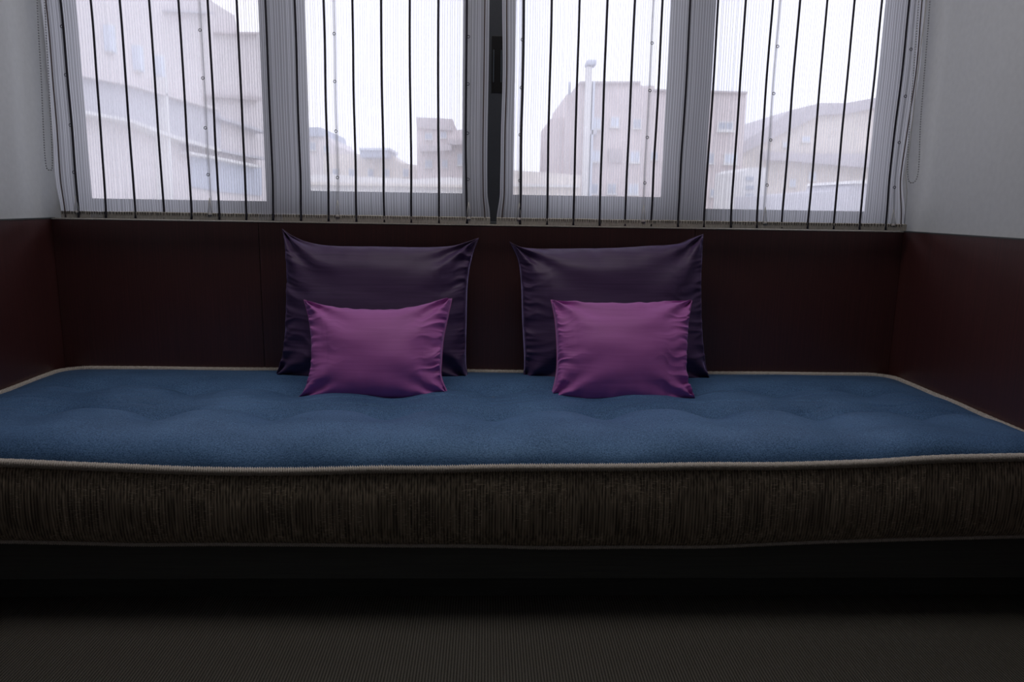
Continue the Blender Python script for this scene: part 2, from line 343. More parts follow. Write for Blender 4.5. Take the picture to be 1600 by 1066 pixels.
# ------------------------------------------------------------------ roman blinds of striped voile
YV = 2.452; ZT = 2.22
def blind(tag_label, el, er, cords, edges, lifts, chain_pts, seed, corner_cord=None):
    """el/er: pixel pairs (top, bottom) of the free edges; cords: X of dark cords."""
    root = empty('roman_blind', ((cords[0] + cords[-1]) / 2, YV, ZS)); tag(root, tag_label, 'blind', 'sheer blinds at the window')
    def edge(tab):
        P = sorted([(atY(x, y, YV).z, atY(x, y, YV).x) for x, y in tab])
        return P
    EL, ER = edge(el), edge(er)
    def ex(P, z):
        if z >= P[-1][0]: return P[-1][1]
        return interp(P, z)
    x0r, x1r = ex(EL, 1.6), ex(ER, 1.6)
    def pos(X, z, dy=0.0):
        u = (X - x0r) / (x1r - x0r)
        wl = math.exp(-(X - x0r) / .03); wr = math.exp(-(x1r - X) / .03)
        x = X + (ex(EL, z) - x0r) * wl + (ex(ER, z) - x1r) * wr
        low = math.exp(-(z - ZS) / .16)
        x += .0022 * noise.noise(Vector((X * 3.1, z * 4.2, seed))) + .004 * low * noise.noise(Vector((X * 5.3, z * 7.0, seed + 9)))
        y = YV + .008 * noise.noise(Vector((X * 5.0, z * 1.6, seed + 3))) + .004 * noise.noise(Vector((X * 22, z * 1.2, seed + 5)))
        y += (wl + wr) * .006 * math.sin(z * 9 + seed)
        return Vector((x, y + dy, z))
    nx, nz = 260, 90
    V, Fc, UV = [], [], []
    z0 = ZS + .003
    pitch = (cords[1] - cords[0]) / 11
    for j in range(nz + 1):
        z = z0 + (ZT - z0) * (j / nz) ** 1.3
        for i in range(nx + 1):
            X = x0r + (x1r - x0r) * i / nx
            V.append(pos(X, z)); UV.append(((X - cords[0]) / pitch + 200, z))
    for j in range(nz):
        for i in range(nx):
            a = j * (nx + 1) + i; Fc.append((a, a + 1, a + nx + 2, a + nx + 1))
    f = rawmesh('fabric', V, Fc, M['voile'], None, True); keep(f, root)
    uvl = f.data.uv_layers.new(name='UVMap')
    for L in f.data.loops: uvl.data[L.index].uv = UV[L.vertex_index]
    zl = [z0 + (ZT - z0) * (k / 60) ** 1.2 for k in range(61)]
    for k, X in enumerate(cords):
        c = tube('dark_cord', [pos(X, z, -.0035) + Vector((0, -.004 * math.exp(-(z - z0) / .01), 0)) for z in zl], .0036, M['strand'], seg=6); keep(c, root)
    for X in edges:
        c = tube('edge_cord', [pos(X, z, -.003) for z in zl], .0022, M['brown_strand'], seg=6); keep(c, root)
        tag(c, 'thin taupe cord along the selvedge')
    # hem: beige tape with stitched thread ends
    zh = ZS + .026
    hv, hf = [], []
    n = 120
    for i in range(n + 1):
        X = x0r + (x1r - x0r) * i / n
        p = pos(X, ZS + .012)
        for (dy, z) in ((-.0045, ZS + .001), (-.0045, zh - .004), (.0015, zh - .002), (.0015, ZS + .001)):
            hv.append((p.x, YV + dy - .001, z + .001 * noise.noise(Vector((X * 9, z * 40, seed)))))
    for i in range(n):
        for k in range(4):
            k2 = (k + 1) % 4; hf.append((i * 4 + k, i * 4 + k2, (i + 1) * 4 + k2, (i + 1) * 4 + k))
    hf.append((0, 1, 2, 3)); hf.append((n * 4 + 3, n * 4 + 2, n * 4 + 1, n * 4))
    hm = rawmesh('hem_tape', hv, hf, M['tape']); keep(hm, root)
    bm = bmesh.new(); X = x0r + .006
    while X < x1r - .006:
        p = pos(X, ZS + .012); d = random.uniform(-.001, .001)
        box(bm, p.x - .0008, p.x + .0008, YV - .0072, YV - .0052, zh - .012 + d, zh - .003 + d)
        X += pitch * random.choice((.75, 1, 1, 1.25))
    me = bpy.data.meshes.new('hem_stitch'); bm.to_mesh(me); bm.free()
    st = link('hem_stitch', me, M['tick']); keep(st, root); tag(st, kind='stuff')
    # head rail (above the frame)
    keep(boxes('head_rail', [(x0r, x1r, YV - .02, YV + .03, ZT - .01, ZT + .04)], M['lamp_body'], bev=.004), root)
    # lift cords with rings, on the window side of the cloth
    for (X, zs) in lifts:
        c = tube('lift_cord', [pos(X, z, .009) for z in zl], .0011, M['white_cord'], seg=5); keep(c, root)
        tp = []
        for j in range(31):
            z = z0 + (ZT - z0) * j / 30; p = pos(X, z, .004); tp += [p + Vector((-.0055, 0, 0)), p + Vector((.0055, 0, 0))]
        t = rawmesh('stitched_tape', tp, [(2 * j, 2 * j + 1, 2 * j + 3, 2 * j + 2) for j in range(30)], M['voile_tape'], None, True); t.parent = c
        for z in zs:
            p = pos(X, z, -.001)
            rg = tube('cord_ring', [p + Vector((.0042 * math.cos(a), -.0035, .0042 * math.sin(a))) for a in [2 * PI * q / 12 for q in range(12)]], .0011, M['strand'], None, 5, True); rg.parent = c
        for s in (-1, 1):
            p = pos(X, zh)
            tl = tube('knot_tail', [pos(X, zh + .045, -.004), pos(X + s * .004, zh + .02, -.006), pos(X + s * .006, zh - .004, -.008)], .0012, M['white_cord'], None, 5); tl.parent = c
        kn = boxes('knot', [(p.x - .006, p.x + .006, YV - .010, YV - .004, zh - .010, zh - .002)], M['cord'], bev=.002); kn.parent = c
    # bead chain loop
    P = [Vector(p) for p in chain_pts]
    # resample with Catmull-Rom at the bead pitch
    fine = []
    for i in range(len(P) - 1):
        a, b, c, d = P[max(i - 1, 0)], P[i], P[i + 1], P[min(i + 2, len(P) - 1)]
        for k in range(24):
            t = k / 24
            fine.append(.5 * ((2 * b) + (c - a) * t + (2 * a - 5 * b + 4 * c - d) * t * t + (3 * b - a - 3 * c + d) * t ** 3))
    bm = bmesh.new(); acc = 0; last = fine[0]
    for q in fine:
        seglen = (q - last).length
        while acc + seglen >= .0078:
            t = (.0078 - acc) / seglen; last = last.lerp(q, t); seglen = (q - last).length; acc = 0
            rr = bmesh.ops.create_icosphere(bm, subdivisions=1, radius=.0024)
            for v in rr['verts']: v.co += last
        acc += seglen; last = q
    me = bpy.data.meshes.new('bead_chain'); bm.to_mesh(me); bm.free()
    c = link('bead_chain', me, M['bead'], None, True); keep(c, root)
    t = tube('chain_thread', fine[::6], .0006, M['white_cord'], None, 4); t.parent = c
    if corner_cord:
        c = tube('side_cord', [atY(x, y, YV - .012) for x, y in corner_cord], .0018, M['white_cord'], None, 6); keep(c, root)
    return root
def vt():
    m = M['voile'].copy(); m.name = 'voile_tape'
    return m
M['voile_tape'] = mat('lift_tape', (.7, .72, .76), .9, Alpha=.35)

def zpix(px, py): return atY(px, py, YV).z
cl = [(-1.317 + .08925 * k) * YV / 2.5 for k in range(15)]
cr = [(.112 + .08790 * k) * YV / 2.5 for k in range(15)]
def chain(top, mid, bot, w):
    (tx, ty), (mx, my), (bx, by) = top, mid, bot
    Yc = YV - .03
    a = atY(tx, ty, Yc); b = atY(mx, my, Yc); c = atY(bx, by, Yc)
    up = a + (a - b) * ((ZT - .01 - a.z) / (a.z - b.z))
    wv = Vector((w, 0, 0))
    return [up + Vector((0, .02, 0)), a, b, c + Vector((0, 0, .03)), c + wv * .5 + Vector((0, 0, -.006)), c + wv + Vector((0, 0, .03)), b + wv, a + wv, up + wv + Vector((0, .02, 0))]
LZ = [zpix(314, 47), zpix(317, 122), zpix(321, 200), zpix(324.6, 273)]
LZ = LZ + [LZ[0] + .157 * k for k in range(1, 5)]
RZ = [zpix(1020, 68), zpix(1015.6, 142), zpix(1011.7, 215), zpix(1008, 286)]
RZ = RZ + [RZ[0] + .157 * k for k in range(1, 5)]
xa = lambda px, py: atY(px, py, YV).x
blind('sheer cream blind with dark vertical cords, left of the dark central window stile',
      [(63, 0), (74, 120), (84, 220), (88, 280), (96, 330)], [(765, 0), (764, 120), (762, 240), (761, 300), (765, 340)],
      cl, [xa(73, 10), xa(757, 60)], [(xa(321, 200), LZ), (xa(526, 205), [z - .002 for z in LZ]), (cl[0] - .004, LZ), (cl[14] + .006, LZ)],
      chain((58, 0), (64, 113), (72, 262), .022), 1.7)
blind('sheer cream blind with dark vertical cords, right of the dark central window stile',
      [(785, 0), (785, 120), (783, 240), (781, 300), (776, 345)], [(1446, 0), (1438, 90), (1425, 190), (1413, 275), (1416, 350)],
      cr, [xa(791, 60), xa(1438, 20)], [(xa(1011.7, 215), RZ), (xa(1203.4, 220), RZ), (cr[0] - .004, RZ), (cr[14] + .02, RZ)],
      chain((1453, 0), (1439, 180), (1433, 283), -.035), 5.2, corner_cord=[(1448, 0), (1432, 130), (1421, 230), (1415, 275), (1417, 300), (1413, 350)])

# ------------------------------------------------------------------ daybed platform
pf = empty('daybed_platform', (0, 1.60, 0)); tag(pf, 'low dark wooden base carrying the mattress', 'bed base')
ZM = .176
keep(boxes('front_board', [(XL + .004, XR - .004, 1.600, 1.622, .070, ZM - .004)], M['darkwood'], bev=.002), pf)
keep(boxes('top_board', [(XL + .004, XR - .004, 1.623, 2.49, .150, ZM - .004)], M['darkwood'], bev=.001), pf)
keep(boxes('plinth', [(XL + .004, XR - .004, 1.650, 1.67, 0, .149)], M['darkwood']), pf)
for X in (XL + .02, -.5, .5, XR - .04):
    keep(boxes('support_rib', [(X, X + .02, 1.671, 2.48, 0, .149)], M['darkwood']), pf)

# ------------------------------------------------------------------ mattress
YFm, YBm = 1.575, 2.485
ZP = .3585
def tx(pts, Z):
    return [atZ(x, y, Z) for x, y in pts]
row1 = tx([(90, 660), (258, 667), (437, 667), (608, 667), (770, 669), (940, 667), (1103, 666), (1262, 667), (1420, 667)], .350)
row2 = tx([(155, 618), (313, 624), (470, 626), (620, 627), (770, 627), (920, 627), (1062, 627), (1200, 627), (1340, 627)], .352)
R1 = [(p.x, p.y) for p in row1]; R2 = [(p.x, p.y) for p in row2]
def ext(R):
    d0 = R[1][0] - R[0][0]; d1 = R[-1][0] - R[-2][0]; out = list(R)
    if R[0][0] - d0 > XL + .1: out = [(R[0][0] - d0, R[0][1])] + out
    if R[-1][0] + d1 < XR - .1: out = out + [(R[-1][0] + d1, R[-1][1])]
    return out
R1, R2 = ext(R1), ext(R2)
ftop = [(0, 724), (101, 729), (203, 732.5), (304, 737), (405, 738), (500, 737), (600, 734), (671, 735.5), (764, 732), (1000, 730), (1100, 729), (1201, 730), (1303, 726), (1390, 723), (1451, 717.5), (1600, 715)]
fbot = [(0, 847), (135, 850), (230, 852.5), (304, 851), (500, 852), (550, 853), (764, 854), (856, 857), (1000, 855), (1100, 856), (1201, 851), (1303, 847), (1404, 844), (1600, 839)]
FT = [(atY(x, y, YFm - .004).x, atY(x, y, YFm - .004).z) for x, y in ftop]
FB = [(atY(x, y, YFm - .004).x, atY(x, y, YFm - .004).z) for x, y in fbot]
def lin(tab, x):
    if x <= tab[0][0]: return tab[0][1]
    for (a, va), (b, vb) in zip(tab, tab[1:]):
        if x <= b: return va + (vb - va) * (x - a) / (b - a)
    return tab[-1][1]
def smooth_tab(tab, x, w=.03): return (lin(tab, x - w) + lin(tab, x) + lin(tab, x + w) + lin(tab, x - 2 * w) + lin(tab, x + 2 * w)) / 5
SLp = tx([(0, 613), (20, 604), (50, 590), (75, 579), (92, 573)], ZP); SRp = tx([(1390, 586), (1438, 606), (1495, 629), (1522, 637), (1573, 661), (1600, 676)], ZP)
def xl(Y):
    t = sorted((p.y, p.x) for p in SLp); X = lin(t, Y) if Y > t[0][0] else t[0][1]
    c = .07; d = Y - (YBm - c)
    base = max(X, XL + .012)
    if d > 0: base += c * (1 - math.sqrt(max(0, 1 - (d / c) ** 2)))
    return base
def xr(Y):
    t = sorted((p.y, p.x) for p in SRp); X = lin(t, Y) if Y > t[0][0] else t[0][1]
    c = .07; d = Y - (YBm - c)
    base = min(X, XR - .012)
    if d > 0: base -= c * (1 - math.sqrt(max(0, 1 - (d / c) ** 2)))
    return base
def rim(X, Y):          # height of the seam line around the top
    kf = max(0, 1 - (Y - YFm) / .15)
    return ZP + (smooth_tab(FT, X) - ZP) * kf + .0025 * noise.noise(Vector((X * 3, Y * 6, 4)))
def row_y(R, X):
    return lin(R, X)
def top_z(X, Y):
    a, b = xl(Y), xr(Y)
    d = max(min(X - a, b - X), 0); side = 1 - math.exp(-d / .075)
    y1, y2 = row_y(R1, X), row_y(R2, X)
    md = lambda R: .5 - .5 * math.cos(min(min(abs(X - p[0]) for p in R) / .124, 1) * PI)   # 0 at a tuft, 1 midway
    m1, m2 = md(R1), md(R2)
    f1, f2 = .002 + .010 * m1, .002 + .010 * m2          # floor of the two stitched furrows
    wav = 1 + .10 * noise.noise(Vector((X * 3.0, Y * 3.0, 1)))
    if Y < y1:
        t = max(0, (Y - YFm) / (y1 - YFm)); H = .052 * (.86 + .14 * m1) * wav; fl = f1 * t
        bmp = min(1, t / .34); bmp = math.sqrt(max(0, 1 - (1 - bmp) ** 2))
        q = min(1, (1 - t) / .22); bmp *= max(0, 1 - (1 - q) ** 2.2) ** .55
    elif Y < y2:
        t = (Y - y1) / (y2 - y1); H = .041 * (.82 + .18 * (m1 * (1 - t) + m2 * t)) * wav; fl = f1 * (1 - t) + f2 * t
        q = min(1, t / .42); r_ = min(1, (1 - t) / .30)
        bmp = (1 - (1 - q) ** 2.0) ** .62 * max(0, 1 - (1 - r_) ** 2.2) ** .65
    else:
        t = min(1, (Y - y2) / (YBm - y2)); H = .034 * wav; fl = f2 * (1 - t)
        q = min(1, t / .30); r_ = min(1, (1 - t) / .75)
        bmp = (1 - (1 - q) ** 2.0) ** .62 * (1 - (1 - r_) ** 1.6)
    h = fl + (H - fl) * bmp
    # dimples pulled in by the tufts
    for R in (R1, R2):
        for (tx_, ty_) in R:
            if abs(X - tx_) < .2:
                rx = (X - tx_) / .046; ry = (Y - ty_) / (.075 if Y < ty_ else .050)
                r2 = rx * rx + ry * ry
                if r2 < 12: h -= h * .80 * math.exp(-r2 ** .8)
    cr = 1 - abs(noise.noise(Vector((X * 3.2 + 2, Y * 17, 8.1)))) * 6
    if cr > 0: h -= .004 * cr * min(1, h / .03) * math.exp(-((Y - 2.0) / .09) ** 2)
    # short radiating gathers close to each furrow
    for yy, m in ((y1, m1), (y2, m2)):
        dd = abs(Y - yy)
        if dd < .08: h += .0016 * noise.noise(Vector((X * 34, Y * 9, 5))) * math.exp(-(dd / .03)) * min(1, h / .01)
    h += .0010 * noise.noise(Vector((X * 14, Y * 18, 2))) * min(1, h / .02)
    return rim(X, Y) + h * side
mt = empty('mattress', (0, 2.03, ZM)); tag(mt, 'long tufted mattress with blue top, brown sides and corded edges', 'mattress')
nx, ny = 620, 340
V, Fc = [], []
for j in range(ny + 1):
    Y = YFm + (YBm - YFm) * j / ny
    a, b = xl(Y), xr(Y)
    for i in range(nx + 1):
        X = a + (b - a) * i / nx; V.append((X, Y, top_z(X, Y)))
for j in range(ny):
    for i in range(nx):
        q = j * (nx + 1) + i; Fc.append((q, q + 1, q + nx + 2, q + nx + 1))
keep(rawmesh('top_panel', V, Fc, M['denim'], None, True), mt)
# perimeter path
per = []
def dense(a, b, n): return [a + (b - a) * k / n for k in range(n)]
for X in dense(xl(YFm) + .02, xr(YFm) - .02, 900): per.append((X, YFm))
for Y in dense(YFm + .02, YBm - .0005, 200): per.append((xr(Y), Y))
for X in dense(xr(YBm), xl(YBm), 420): per.append((X, YBm))
for Y in dense(YBm - .0005, YFm + .02, 200): per.append((xl(Y), Y))
def resamp(P, step):
    out = [P[0]]; acc = 0; last = Vector(P[0])
    for q in P[1:] + [P[0]]:
        q = Vector(q); L = (q - last).length
        while acc + L >= step:
            last = last.lerp(q, (step - acc) / L); out.append(tuple(last)); L = (q - last).length; acc = 0
        acc += L; last = q
    return out
per = resamp(per, .0013)
def outward(i, k=6):
    a = Vector(per[(i - k) % len(per)]); b = Vector(per[(i + k) % len(per)]); t = (b - a).normalized(); return Vector((t.y, -t.x))
def botz(X, Y):
    kf = max(0, 1 - (Y - YFm) / .03); return .182 + (smooth_tab(FB, X) - .182) * kf
rib = lambda i, an: 1.0 + .28 * math.cos(2 * PI * (i / 4.0 + an / (2 * PI) * .8)) + .05 * math.sin(i * .37)
pipeT = []; pipeB = []
for i, (X, Y) in enumerate(per):
    o2 = outward(i)
    pipeT.append((X + o2.x * .004, Y + o2.y * .004, rim(X, Y) + .001)); pipeB.append((X + o2.x * .002, Y + o2.y * .002, botz(X, Y)))
c = keep(tube('corded_edge', pipeT, .0082, M['cord'], None, 8, True, rib), mt); tag(c, 'ecru braided cord around the upper edge')
c = keep(tube('corded_edge', pipeB, .0042, M['cord'], None, 6, True, rib), mt); tag(c, 'ecru braided cord around the lower edge')
# side band
sub = per[::5]; n = len(sub); m_ = 14; V, Fc = [], []
for i, (X, Y) in enumerate(sub):
    o2 = outward(i * 5, 14); zt, zb = rim(X, Y) - .003, botz(X, Y) + .001
    s = i * .0064
    for k in range(m_ + 1):
        t = k / m_
        bul = .021 * math.sin(PI * t ** .85) ** .6
        if Y < YFm + .03:
            bul += .0030 * noise.noise(Vector((X * 14, t * 2.2, 3))) * math.sin(PI * t) + .0014 * noise.noise(Vector((X * 55, t * 3, 6))) * math.sin(PI * t)
            bul -= .0035 * math.exp(-((X - 0.90) / .004) ** 2) * math.sin(PI * t)
        else: bul *= .3
        V.append((X + o2.x * bul, Y + o2.y * bul, zb + (zt - zb) * t))
for i in range(n):
    j = (i + 1) % n
    for k in range(m_): Fc.append((i * (m_ + 1) + k, j * (m_ + 1) + k, j * (m_ + 1) + k + 1, i * (m_ + 1) + k + 1))
keep(rawmesh('side_band', V, Fc, M['slub'], None, True), mt)
V = [(X, Y, botz(X, Y)) for X, Y in sub]; V.append((0, 2.0, .181))
keep(rawmesh('bottom_panel', V, [(i, n, (i + 1) % n) for i in range(n)], M['slub']), mt)
for R in (R1, R2):
    for (X, Y) in R:
        bm = bmesh.new(); bmesh.ops.create_uvsphere(bm, u_segments=10, v_segments=6, radius=1)
        for v in bm.verts: v.co = Vector((v.co.x * .0085, v.co.y * .005, v.co.z * .0030))
        me = bpy.data.meshes.new('tuft_button'); bm.to_mesh(me); bm.free()
        b = link('tuft_button', me, M['button'], None, True); b.location = (X, Y, top_z(X, Y) + .0022); keep(b, mt)

# ------------------------------------------------------------------ pillows
def poly_at(P, t):
    # P: list of (t, Vector2) -> catmull interpolation
    n = len(P)
    for i in range(n - 1):
        if t <= P[i + 1][0] or i == n - 2:
            a, b, c, d = P[max(i - 1, 0)][1], P[i][1], P[i + 1][1], P[min(i + 2, n - 1)][1]
            q = (t - P[i][0]) / (P[i + 1][0] - P[i][0])
            return .5 * ((2 * b) + (c - a) * q + (2 * a - 5 * b + 4 * c - d) * q * q + (3 * b - a - 3 * c + d) * q ** 3)
def pillow(name, label, cat, group, top, bottom, left, right, Yb, zb, Yt, zt, T, m, mseam, seed, puck, power=.5, backflat=.75, topbulge=0.0, boxy=False):
    """outline pixel lists on the plane through (Yb,zb)-(Yt,zt); left/right run top to bottom"""
    nrm = Vector((0, -(zt - zb), (Yt - Yb))).normalized()     # towards the viewer and up
    p0 = Vector((0, Yb, zb))
    def tab(P):
        Q = [onPlane(x, y, p0, nrm) for x, y in P]
        L = [0]
        for a, b in zip(Q, Q[1:]): L.append(L[-1] + (b - a).length)
        return [(l / L[-1], q) for l, q in zip(L, Q)]
    tT, tB, tL, tR = tab(top), tab(bottom), tab(left), tab(right)
    c00, c10, c01, c11 = tB[0][1], tB[-1][1], tT[0][1], tT[-1][1]
    n = 150
    def sp(k): 
        t = k / n; return t + .0  # even
    front, back = {}, {}
    V, Fc = [], []
    def base(u, v):
        T_, B_ = poly_at(tT, u), poly_at(tB, u); L_, R_ = poly_at(tL, 1 - v), poly_at(tR, 1 - v)
        return (1 - v) * B_ + v * T_ + (1 - u) * L_ + u * R_ - ((1 - u) * (1 - v) * c00 + u * (1 - v) * c10 + (1 - u) * v * c01 + u * v * c11)
    def thick(u, v, side):
        a = max(0, 4 * u * (1 - u)); b = max(0, 4 * v * (1 - v))
        t = (a * b) ** power
        if boxy:
            q = lambda d, w: math.sqrt(max(0, 1 - (1 - min(d / w, 1)) ** 2))
            du, dv = min(u, 1 - u), min(v, 1 - v)
            t = q(du, .24) * q(dv, .22) * (.72 + .28 * a * b)
        # puffier shoulders, pinched corners
        t = t * (1 - .18 * (1 - a) * (1 - b))
        return t
    def wr(u, v):
        du, dv = min(u, 1 - u), min(v, 1 - v); s = 0
        # puckers run across each seam and die out inside
        rid = lambda q: 1 - 2.6 * abs(q)
        amp = .55 + .9 * abs(noise.noise(Vector((seed, v * 4, 1 if u < .5 else 2))))
        s += amp * .75 * math.exp(-(du / .10) ** 1.2) * rid(noise.noise(Vector((seed + (0 if u < .5 else 7), v * 13 + noise.noise(Vector((u * 9, v * 4, seed))) * .9, u * 4))))
        s += amp * .45 * math.exp(-du / .045) * rid(noise.noise(Vector((seed + 20, v * 27, u * 5))))
        s += .7 * math.exp(-dv / .06) * noise.noise(Vector((u * 15, seed + (3 if v < .5 else 11), v * 3)))
        edge = min(1, min(du, dv) / .02)
        s *= edge
        s += .45 * noise.noise(Vector((u * 3.2, v * 4.5, seed))) * min(1, min(du, dv) / .12)
        # one or two diagonal drag lines towards the corners
        for (cu, cv, ang) in ((0, 1, -.9), (1, 1, .9), (0, 0, .7), (1, 0, -.7)):
            ru, rv = u - cu, v - cv; r = math.hypot(ru, rv)
            th = math.atan2(rv, ru)
            s += .8 * math.exp(-r / .22) * math.sin(th * 9 + seed * 3 + cu * 2) * min(1, r / .05) * edge
        return s * puck
    cen = base(.5, .02)
    org = Vector((cen.x, cen.y, cen.z))
    for side in (1, -1):
        for j in range(n + 1):
            for i in range(n + 1):
                u, v = sp(i), sp(j)
                if side == -1 and (i in (0, n) or j in (0, n)): continue
                p = base(u, v); t = thick(u, v, side)
                h = T * t * (1.0 if side == 1 else backflat)
                q = p + nrm * side * (h + (wr(u, v) if side == 1 else 0))
                if side == 1 and topbulge: q += Vector((0, 0, topbulge * t * max(0, v - .8) * 5 * (1 - v) * 5))
                (front if side == 1 else back)[(i, j)] = len(V); V.append(q)
    for j in range(n):
        for i in range(n):
            Fc.append(tuple(front[k] for k in ((i, j), (i + 1, j), (i + 1, j + 1), (i, j + 1))))
            g = lambda k: back.get(k, front.get(k))
            Fc.append(tuple(g(k) for k in ((i, j), (i, j + 1), (i + 1, j + 1), (i + 1, j))))
    root = empty(name, tuple(org)); tag(root, label, cat, group)
    keep(rawmesh('cover', V, Fc, m, None, True), root)
    path = [V[front[(i, 0)]] for i in range(n)] + [V[front[(n, j)]] for j in range(n)] + [V[front[(n - i, n)]] for i in range(n)] + [V[front[(0, n - j)]] for j in range(n)]
    keep(tube('seam', path, .0016, mseam, None, 6, True), root)
    return root
G1, G2 = 'large dark purple cushions against the back panel', 'small mauve cushions in front'
LB, LT = (2.330, .372), (2.44, .84)
pillow('large_pillow', 'large dark purple silk cushion leaning on the panel behind the mauve cushion, left one', 'pillow', G1,
    [(441, 358), (457, 369), (482, 379), (520, 385), (590, 386), (660, 387), (705, 385), (728, 379), (748, 372)],
    [(430, 590), (470, 592), (580, 594), (690, 594), (731, 594)],
    [(441, 358), (446, 385), (449, 430), (448, 500), (444, 550), (430, 590)],
    [(748, 372), (738, 400), (731, 440), (729, 500), (728, 560), (731, 594)],
    *LB, *LT, .088, M['purple'], M['purple_seam'], 2.3, .0200, .36, .5, boxy=True)
pillow('large_pillow', 'large dark purple silk cushion leaning on the panel behind the mauve cushion, right one', 'pillow', G1,
    [(796, 378), (812, 386), (840, 389), (900, 389), (960, 388), (1010, 385), (1056, 382), (1078, 374), (1099, 366)],
    [(818, 598), (860, 599), (960, 599), (1070, 597), (1109, 596)],
    [(796, 378), (809, 405), (814, 440), (816, 500), (819, 560), (818, 598)],
    [(1099, 366), (1096, 400), (1094, 450), (1096, 520), (1101, 565), (1109, 596)],
    *LB, *LT, .088, M['purple'], M['purple_seam'], 6.1, .0200, .36, .5, boxy=True)
SB_, ST_ = (2.060, .378), (2.215, .645)
pillow('small_pillow', 'small mauve silk cushion with pointed raised corners, in front of the left dark cushion', 'pillow', G2,
    [(475, 469), (500, 477), (545, 484), (590, 486), (630, 484), (670, 475), (706, 467)],
    [(465, 626), (500, 626), (585, 628), (670, 624), (702, 620)],
    [(475, 469), (483, 500), (488, 545), (486, 580), (478, 606), (465, 626)],
    [(706, 467), (700, 495), (693, 530), (690, 565), (690, 590), (702, 620)],
    *SB_, *ST_, .082, M['mauve'], M['mauve_seam'], 3.7, .0170, .50, .6)
pillow('small_pillow', 'small mauve silk cushion with a straighter top, in front of the right dark cushion', 'pillow', G2,
    [(861, 469), (885, 473), (925, 476), (970, 477), (1015, 475), (1055, 472), (1081, 470)],
    [(858, 625), (890, 627), (970, 629), (1050, 628), (1087, 626)],
    [(861, 469), (867, 500), (870, 540), (870, 575), (865, 604), (858, 625)],
    [(1081, 470), (1076, 500), (1072, 540), (1071, 575), (1076, 603), (1087, 626)],
    *SB_, *ST_, .082, M['mauve'], M['mauve_seam'], 9.4, .0170, .50, .6)

# ------------------------------------------------------------------ fill panel added above the daybed, out of view
cl_ = empty('ceiling_light', (0, 1.72, CEIL)); tag(cl_, 'flat rectangular ceiling lamp out of view above the daybed', 'lamp')
keep(boxes('lamp_body', [(-.8, .8, 1.37, 2.07, CEIL - .022, CEIL)], M['lamp_body'], bev=.004), cl_)
keep(boxes('diffuser', [(-.76, .76, 1.41, 2.03, CEIL - .027, CEIL - .0221)], M['lamp']), cl_)

# ------------------------------------------------------------------ the street outside
GZ = -11.0
structure(boxes('ground', [(-140, 140, 6, 260, GZ - .3, GZ)], M['ground']), 'pale street level far below the window', 'ground')
def slab(name, pts, depth, m, root, n=None, p0=None):
    """pixel polygon on a plane, extruded away from the viewer"""
    n = n or Vector((0, 1, 0)); Q = [onPlane(x, y, p0, n) for x, y in pts]
    k = len(Q); V = Q + [q + n * depth for q in Q]
    # keep extrusion direction away from camera
    Fc = [tuple(range(k)), tuple(range(2 * k - 1, k - 1, -1))] + [(i, i + k, (i + 1) % k + k, (i + 1) % k) for i in range(k)]
    ob = rawmesh(name, V, Fc, m); 
    if root: keep(ob, root)
    return ob
def facade(pts_top, Y, depth, m, root, name='wall'):
    """roofline pixel points left to right; walls go down to the street"""
    Q = [atY(x, y, Y) for x, y in pts_top]
    V = []
    k = len(Q)
    for d in (0, depth):
        V += [Vector((q.x, Y + d, q.z)) for q in Q] + [Vector((q.x, Y + d, GZ)) for q in reversed(Q)]
    K = 2 * k
    Fc = [tuple(range(K)), tuple(range(2 * K - 1, K - 1, -1))] + [(i, i + K, (i + 1) % K + K, (i + 1) % K) for i in range(K)]
    return keep(rawmesh(name, V, Fc, m), root)
def far_root(name, px, Y, label):
    p = atY(px, 300, Y); e = empty(name, (p.x, Y, GZ)); tag(e, label, 'building'); return e
def window(root, x0, x1, y0, y1, Y, m='win_dark', sill=True):
    a, b = atY(x0, y1, Y), atY(x1, y0, Y)
    w_ = boxes('window', [(a.x, b.x, Y - .12, Y + .02, a.z, b.z)], M['white_render']); keep(w_, root)
    t = (b.x - a.x) * .09
    for (q0, q1) in ((a.x + t, (a.x + b.x) / 2 - t / 3), ((a.x + b.x) / 2 + t / 3, b.x - t)):
        g = boxes('pane', [(q0, q1, Y - .14, Y - .11, a.z + t, b.z - t)], M[m]); g.parent = w_
    if sill:
        s = boxes('sill', [(a.x - t, b.x + t, Y - .3, Y, a.z - t * 1.3, a.z)], M['white_render']); s.parent = w_

# building A: tall pale block close by on the left, its front receding to the right
A0, A1 = atY(60, 300, 13.0), atY(418, 300, 24.0)
dA = Vector((A1.x - A0.x, A1.y - A0.y, 0)).normalized(); nA = Vector((-dA.y, dA.x, 0))
if nA.y < 0: nA = -nA
rA = empty('apartment_building', (A0.x, A0.y, GZ)); tag(rA, 'tall pale pinkish block close outside the leftmost pane with ledges stepping down', 'building')
pA = Vector((A0.x, A0.y, 0))
slab('wall', [(40, -260), (330, -60), (331, 2), (366, 24), (372, 50), (419, 50), (423, 560), (40, 700)], 7.0, M['pink_render'], rA, nA, pA)
def onA(name, pts, out, m, dep=.3): return slab(name, pts, dep + out, M[m], rA, nA, pA - nA * out)
onA('lower_storey', [(60, 104), (125, 118), (205, 134), (262, 150), (345, 176), (345, 232), (270, 212), (205, 186), (130, 172), (60, 160)], .12, 'grey_render')
onA('cornice', [(60, 160), (130, 172), (205, 186), (270, 210), (345, 232), (345, 237), (270, 216), (205, 191), (130, 177), (60, 166)], .35, 'white_render')
onA('ledge', [(120, 113), (205, 130), (345, 170), (345, 173.5), (205, 134), (120, 117)], .3, 'pink_render')
